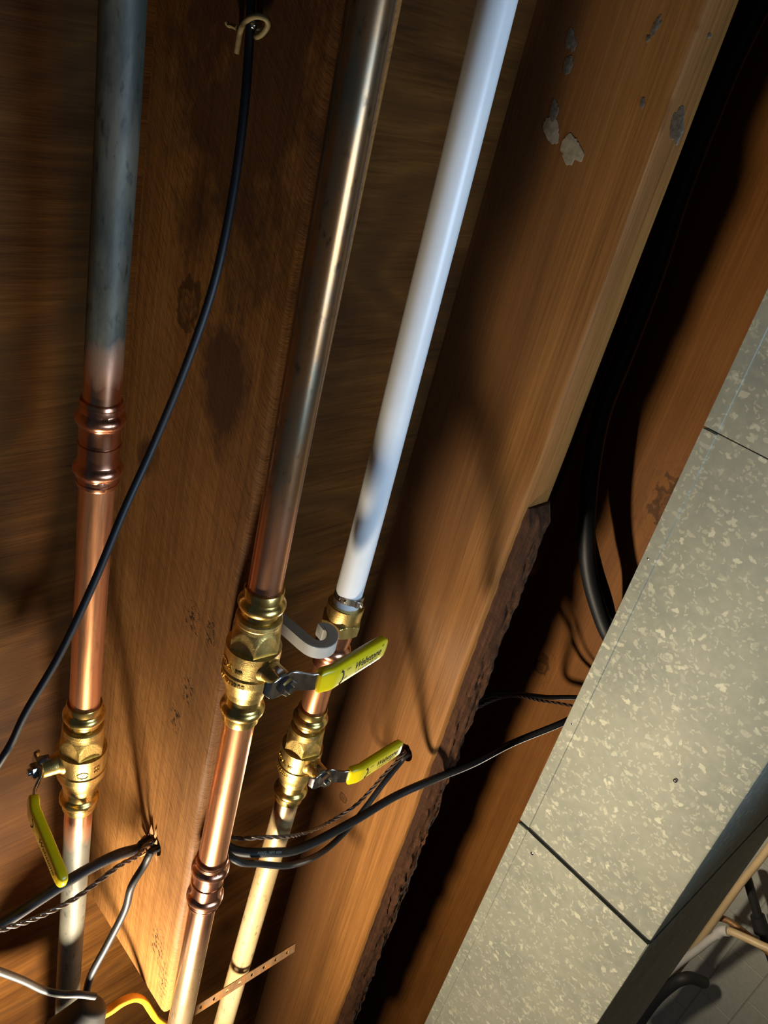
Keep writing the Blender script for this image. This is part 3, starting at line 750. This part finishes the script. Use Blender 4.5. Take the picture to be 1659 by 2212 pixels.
# through the hole of the first joist, under the second one and behind the duct
a1, PA = cable('electric_cable', [(-140, 2075, 'z', .470), (0, 1998, 'z', .478), (90, 1940, 'z', .484), (175, 1886, 'z', .490), (250, 1848, 'z', .494), h1w + Vector((-.012, .003, .005)), h1w + Vector((0, .002, .007)), h1e + Vector((0, .002, .0055)),
      (500, 1834, 'z', .462), (585, 1841, 'z', .436), (650, 1832, 'z', .434), (760, 1776, 'z', .436), (850, 1722, 'z', .438), (930, 1686, 'z', .429), (1020, 1650, 'z', .434), (1110, 1604, 'x', 1.03), (1226, 1556, 'x', 1.12), onX(1226, 1556, 1.12) + Vector((.06, 0, .005))], 0.0057, M['black'],
      'thick black cable through the left joist, passing under the next joist to the duct')
a2, PB = cable('electric_cable', [(183, 2160, 'z', .488), (196, 2108, 'z', .49), (232, 2040, 'z', .49), (270, 1965, 'z', .490), (284, 1915, 'z', .492), (312, 1868, 'z', .496), h1w + Vector((-.004, .005, -.0065)), h1w + Vector((.004, .0025, -.0060)), h1e + Vector((0, .0025, -.0080)),
      (505, 1856, 'z', .442), (560, 1866, 'z', .436), (630, 1868, 'z', .432), (700, 1838, 'x', .615), (765, 1775, 'x', .685), (830, 1690, 'x', .745), (864, 1648, 'x', .778), h2w + Vector((.004, -.002, -.006)), h2e + Vector((0, 0, -.005)),
      (1030, 1512, 'x', .95), (1110, 1500, 'x', 1.03), (1180, 1506, 'x', 1.10), (1250, 1507, 'x', 1.15), (1330, 1520, 'x', 1.19)], 0.0042, M['black'],
      'black cable dropping from the joist hole at lower left, sagging to the next joist')
def strand_pair(pts, r, off, pitch, mat, label):
    P = crom([p if isinstance(p, Vector) else pt(*p) for p in pts], 14); fr = frames(P)
    t = thing('twisted_wire', P[0], label, 'wire')
    for ph in range(3):
        Q = []; d = 0
        for i, (p, (tt, a, b)) in enumerate(zip(P, fr)):
            if i: d += (P[i] - P[i - 1]).length
            w = 2 * math.pi * (d / pitch + ph / 3); Q.append(p + (a * math.cos(w) + b * math.sin(w)) * off)
        mesh_obj('strand', tube(Q, r, 8), mat, t)
strand_pair([(-140, 2060, 'z', .450), (0, 2010, 'z', .458), (80, 1982, 'z', .464), (160, 1942, 'z', .470), (215, 1902, 'z', .474), (258, 1870, 'z', .479), (298, 1848, 'z', .488), h1w + Vector((0, -.0065, 0)), h1e + Vector((0, -.0065, 0)),
      (500, 1808, 'z', .462), (560, 1809, 'z', .440), (640, 1804, 'z', .436), (700, 1782, 'x', .640), (770, 1738, 'x', .700), (830, 1674, 'x', .748), (874, 1626, 'x', .782), h2w + Vector((.004, .003, .006)), h2e + Vector((0, .004, .0075)),
      (1080, 1508, 'x', .98), (1170, 1514, 'x', 1.07), (1240, 1526, 'x', 1.12), (1300, 1545, 'x', 1.16)], 0.00115, 0.0016, 0.034, M['wire'], 'thin brown twisted wire running through both joist holes')
cable('electric_cable', [(-60, 2080, 'z', .46), (0, 2099, 'z', .466), (50, 2118, 'z', .473), (92, 2138, 'z', .474), (130, 2147, 'z', .462), (170, 2148, 'z', .452), (205, 2152, 'z', .446)], 0.0038, M['greyjacket'],
      'short black cable end entering from the left edge below the other cables')
# two thick cables behind, side by side down to the duct
for dx, r, lab in ((0, .0135, 'thick black cable hanging nearest the camera beside the third joist'), (1, .0095, 'second thick black cable hanging behind its twin beside the third joist')):
    o = 0.0 if dx == 0 else 1.0
    cable('electric_cable', [(1790 - o * 14, -260, 'x', 1.09 + o * .042), (1612 - o * 22, 70, 'x', 1.09 + o * .042), (1530 - o * 20, 260, 'x', 1.09 + o * .042), (1466 - o * 16, 430, 'x', 1.09 + o * .042), (1412 - o * 8, 600, 'x', 1.09 + o * .042), (1352 - o * 2, 760, 'x', 1.09 + o * .042), (1302 + o * 4, 890, 'x', 1.09 + o * .042), (1278 + o * 6, 1010, 'x', 1.09 + o * .042), (1268 + o * 4, 1130, 'x', 1.10 + o * .038),
          (1270 + o * 18, 1220, 'x', 1.11 + o * .038), (1288 + o * 24, 1300, 'x', 1.12 + o * .038), (1318 + o * 10, 1376, 'x', 1.13 + o * .055), onX(1318 + o * 10, 1376, 1.13 + o * .055) + Vector((.05, .03 + o * .03, -.008))], r, M['black'], lab, seg=18)
q0 = onX(1268, 1138, 1.11); q1 = onX(1271, 1160, 1.115)
tag(mesh_obj('cable_tie', lathe([(-.002, .0136), (-.002, .0149), (.002, .0149), (.002, .0136)], q0, (q1 - q0), seg=28, caps=False), M['rubber']), 'thin black band round the thick hanging cables', 'cable tie')
# print along the cables
def print_on(P, txt, i0, r, size, name, parent, flip=False):
    fr = frames(P); acc = [0]
    for a, b in zip(P, P[1:]): acc.append(acc[-1] + (b - a).length)
    vf = text_vf(txt, size)
    w = max(v.x for v in vf[0])
    def f(v):
        s = acc[i0] + v.x; j = max(0, min(len(P) - 2, int(np.searchsorted(acc, s)) - 1)); u = (s - acc[j]) / max(1e-9, acc[j + 1] - acc[j])
        p = P[j].lerp(P[j + 1], u); tt = (P[j + 1] - P[j]).normalized()
        nn = (W(0, 0, 0) - p); nn = (nn - tt * nn.dot(tt)).normalized(); bb = nn.cross(tt)
        ang = (v.y - size * 0.35) / r
        return p + (nn * math.cos(ang) + bb * math.sin(ang)) * (r + 0.0002)
    mesh_obj(name, mapped(vf, f), M['paleink'], parent, smooth=False)
ia = min(range(len(PA)), key=lambda i: (PA[i] - pt(560, 1840, 'z', .44)).length)
print_on(PA, 'AWG  NM  600V', ia, 0.0057, 0.0042, 'printed_lettering', a1)

# staple holding the long cable
st = thing('cable_staple', onX(540, 60, X1), 'bent tan staple with a nail head holding the black cable at the top', 'staple')
def sx(px, py, d): return onX(px, py, X1 - d)
S0 = (440, 0, 8.295)
cv = lambda a, b, d: sx(440 + a / 8.295, b / 8.295, d)
loopP = crom([cv(590, 950, .003), cv(620, 760, .004), cv(655, 560, .005), cv(720, 420, .008), cv(820, 330, .011), cv(950, 290, .011), cv(1090, 320, .008), cv(1150, 400, .005), cv(1130, 500, .004), cv(1040, 610, .004), cv(940, 660, .004), cv(890, 640, .004)], 6)
mesh_obj('strap', tube(loopP, 0.0019, 10), M['staple'], st)
mesh_obj('prong', tube(crom([cv(590, 500, .003), cv(500, 460, .004), cv(440, 450, .005), cv(405, 390, .006)], 4), 0.0015, 8), M['staple'], st)
mesh_obj('nail_head', lathe([(0.0, .0035), (.0045, .0035), (.0062, .0025), (.0068, .0008)], cv(975, 460, .001), (-1, 0, 0), seg=18), M['chrome'], st)

# ------------------------------------------------------------------ rusty strap, connector, orange hook at the bottom
def strap():
    a = onZ(395, 2199, .438); b = onZ(636, 2046, .436); d = (b - a).normalized(); L = (b - a).length
    nz = Vector((0.0, -0.25, -1)); nz = (nz - d * nz.dot(d)).normalized(); sd = nz.cross(d); hw = 0.0075; th = 0.0012
    V = []; Fs = []; pitch = 0.0205; n = int(L / pitch)
    x = L - n * pitch - 0.004
    def quadstrip(x0, x1):
        i = len(V)
        for u, v in ((x0, -hw), (x1, -hw), (x1, hw), (x0, hw)):
            V.append(a + d * u + sd * v)
        Fs.append((i, i + 1, i + 2, i + 3))
    def cell(x0, x1):
        c = (x0 + x1) / 2; hr = 0.0026; i = len(V)
        out = [(x0, -hw), (c, -hw), (x1, -hw), (x1, 0), (x1, hw), (c, hw), (x0, hw), (x0, 0)]
        for u, v in out: V.append(a + d * u + sd * v)
        for k in range(8):
            w = math.radians(225 + 45 * k); V.append(a + d * (c + hr * math.cos(w)) + sd * (hr * math.sin(w)))
        for k in range(8): Fs.append((i + k, i + (k + 1) % 8, i + 8 + (k + 1) % 8, i + 8 + k))
    quadstrip(-0.02, x)
    for k in range(n): cell(x + k * pitch, x + (k + 1) * pitch)
    quadstrip(x + n * pitch, L)
    m0 = len(V); V2 = [v + nz * th for v in V]; cnt = {}
    for f in Fs:
        for p, q in zip(f, f[1:] + f[:1]): cnt[(p, q)] = 1
    sides = [(p, q, q + m0, p + m0) for (p, q) in cnt if (q, p) not in cnt]
    return V + V2, Fs + [tuple(i + m0 for i in f) for f in Fs] + sides
tag(mesh_obj('perforated_strap', strap(), M['rust'], smooth=False), 'rusty perforated steel strap crossing the right pipe near the bottom', 'strap')

oh = crom([onZ(205, 2200, .470), onZ(238, 2182, .470), onZ(264, 2164, .470), onZ(290, 2155, .470), onZ(311, 2162, .468), onZ(325, 2182, .466), onZ(340, 2202, .464), onZ(372, 2222, .462), onZ(420, 2250, .46)], 6)
tag(mesh_obj('lamp_hook', sweep(oh, (0, 0.35, 1), [.0120] * len(oh), .0085, seg=16, power=2.6), M['orange'], auto=60), 'curved orange yellow plastic hook below the sawn joist end', 'hook')
ca = onZ(95, 2350, .462); cb = onZ(204, 2166, .468)
tcx = thing('cable_connector', ca, 'dark rubber connector at the bottom beside the left pipe', 'connector')
Lc = (cb - ca).length
mesh_obj('housing', lathe([(0, .02), (0, .038), (Lc * .45, .038), (Lc * .62, .034), (Lc * .80, .025), (Lc * .95, .0180), (Lc * .985, .015), (Lc, .010), (Lc, .004)], ca, cb - ca, seg=40), M['rubber'], tcx, auto=40)  # lower part lengthened and widened out of view to shade the left pipe
mesh_obj('grip_ring', lathe([(Lc * .50, .0365), (Lc * .50, .0385), (Lc * .56, .0375), (Lc * .56, .0340)], ca, cb - ca, seg=40), M['rubber'], tcx)

# ------------------------------------------------------------------ galvanised duct
DX0, DX1, DZB, DZT = 0.95, 1.66, 0.101, 0.3475
td = thing('air_duct', W(DX0, -1.0, DZB), 'large galvanised sheet metal air duct with speckled side at right', 'duct')
def section(y0, y1, grow=0.0):
    g = grow; r = 0.004
    sec = [(DX0 - g, DZT), (DX0 - g, DZB + r - g), (DX0 + r * .3 - g, DZB + r * .3 - g), (DX0 + r - g, DZB - g), (DX1 - r + g, DZB - g), (DX1 + g, DZB + r - g), (DX1 + g, DZT + g), (DX0 + 0.004 - g, DZT + g)]
    k = len(sec); V = [W(x, y, z) for y in (y0, y1) for x, z in sec]
    return V, [(j, (j + 1) % k, k + (j + 1) % k, k + j) for j in range(k)] + [tuple(range(k)), tuple(k + j for j in range(k))]
YS = 1.030
for y0, y1, g in ((-1.3, 0.318, 0.0), (0.3195, YS - 0.0035, 0.0), (YS + 0.0035, 3.7, 0.0012)):
    mesh_obj('duct_section', section(y0, y1, g), M['galv'], td, auto=30)
# dark joint between the sections and the folded hem along the top
mesh_obj('joint', section(YS - 0.02, YS + 0.02, -0.003), M['rubber'], td, auto=30)
for y0, y1 in ((-1.3, 0.317), (0.3205, YS - 0.004), (YS + 0.004, 3.7)):
    hv = [(DX0 - 0.0012, DZT - 0.0165), (DX0 - 0.0024, DZT - 0.0158), (DX0 - 0.0030, DZT - 0.001), (DX0 - 0.003, DZT + 0.0022), (DX0 + 0.004, DZT + 0.0016), (DX0 + 0.002, DZT - 0.0165)]
    k = len(hv); V = [W(x, y, z) for y in (y0, y1) for x, z in hv]
    mesh_obj('hem', (V, [(j, (j + 1) % k, k + (j + 1) % k, k + j) for j in range(k)] + [tuple(range(k)), tuple(k + j for j in range(k))]), M['galv'], td, auto=25)
# lap of the lower section, drive cleat corner and screws
mesh_obj('lap_strip', box(W(DX0 - 0.0022, YS + 0.0036, DZB + 0.001), W(DX0 - 0.001, YS + 0.040, DZT - 0.017)), M['galv'], td, smooth=False)
for px, py in ((1401, 1206), (1237, 1563), (1459, 1686), (1150, 1843)):
    c = onX(px, py, DX0 - 0.001)
    mesh_obj('screw', lathe([(-.001, .0030), (.0012, .0028), (.0020, .0012)], c, (-1, 0, 0), seg=12), M['chrome'], td)

# ------------------------------------------------------------------ pipes in front of the far wall
def far_pipe(name, pts, r, mat, label, cat='pipe'):
    P = crom([onX(px, py, x) for px, py, x in pts], 6)
    return tag(mesh_obj(name, tube(P, r, 16), mat), label, cat, 'pipes on the far wall')
XF = 3.45
far_pipe('water_pipe', [(1800, 1640, XF), (1659, 1834, XF), (1600, 1908, XF), (1545, 1985, XF), (1500, 2048, XF), (1440, 2125, XF), (1340, 2260, XF)], 0.018, M['tan'], 'tan pipe running along the far wall beside the duct')
gp_ = far_pipe('water_pipe', [(1553, 2017, XF - .12), (1530, 2032, XF - .12), (1508, 2050, XF - .12), (1470, 2078, XF - .12), (1440, 2104, XF - .12), (1390, 2150, XF - .12)], 0.019, M['greypvc'], 'pale grey pipe ending at an elbow near the far wall')
far_pipe('water_pipe', [(1574, 2011, XF - .12), (1584, 2014, XF - .12), (1620, 2030, XF - .12), (1659, 2048, XF - .12), (1740, 2080, XF - .12)], 0.018, M['tan'], 'short tan pipe leaving the elbow to the right edge')
dp = far_pipe('drain_pipe', [(1612, 1890, XF + .15), (1622, 1925, XF + .15), (1635, 1970, XF + .15), (1650, 2022, XF + .15), (1670, 2080, XF + .15)], 0.022, M['rubber'], 'black drain pipe with a thick joint on the far wall')
far_pipe('drain_pipe', [(1545, 1980, XF + .05), (1575, 1990, XF + .05), (1610, 2016, XF + .05), (1640, 2040, XF + .05), (1700, 2090, XF + .05)], 0.016, M['rust'], 'dark rusty pipe behind the elbow on the far wall')
far_pipe('drain_pipe', [(1325, 2300, XF - .1), (1400, 2180, XF - .1), (1450, 2128, XF - .1), (1488, 2112, XF - .05), (1520, 2122, XF + .12)], 0.030, M['rubber'], 'black bent pipe at the bottom next to the duct')
q0 = onX(1636, 1978, XF + .15); q1 = onX(1646, 2012, XF + .15)
mesh_obj('joint_sleeve', lathe([(0, .022), (0, .034), ((q1 - q0).length, .038), ((q1 - q0).length, .022)], q0, q1 - q0, seg=20), M['rubber'], dp)
mesh_obj('elbow', tube(crom([onX(1550, 2018, XF - .12), onX(1560, 2011, XF - .12), onX(1573, 2011, XF - .12)], 5), .024, 16), M['greypvc'], gp_)
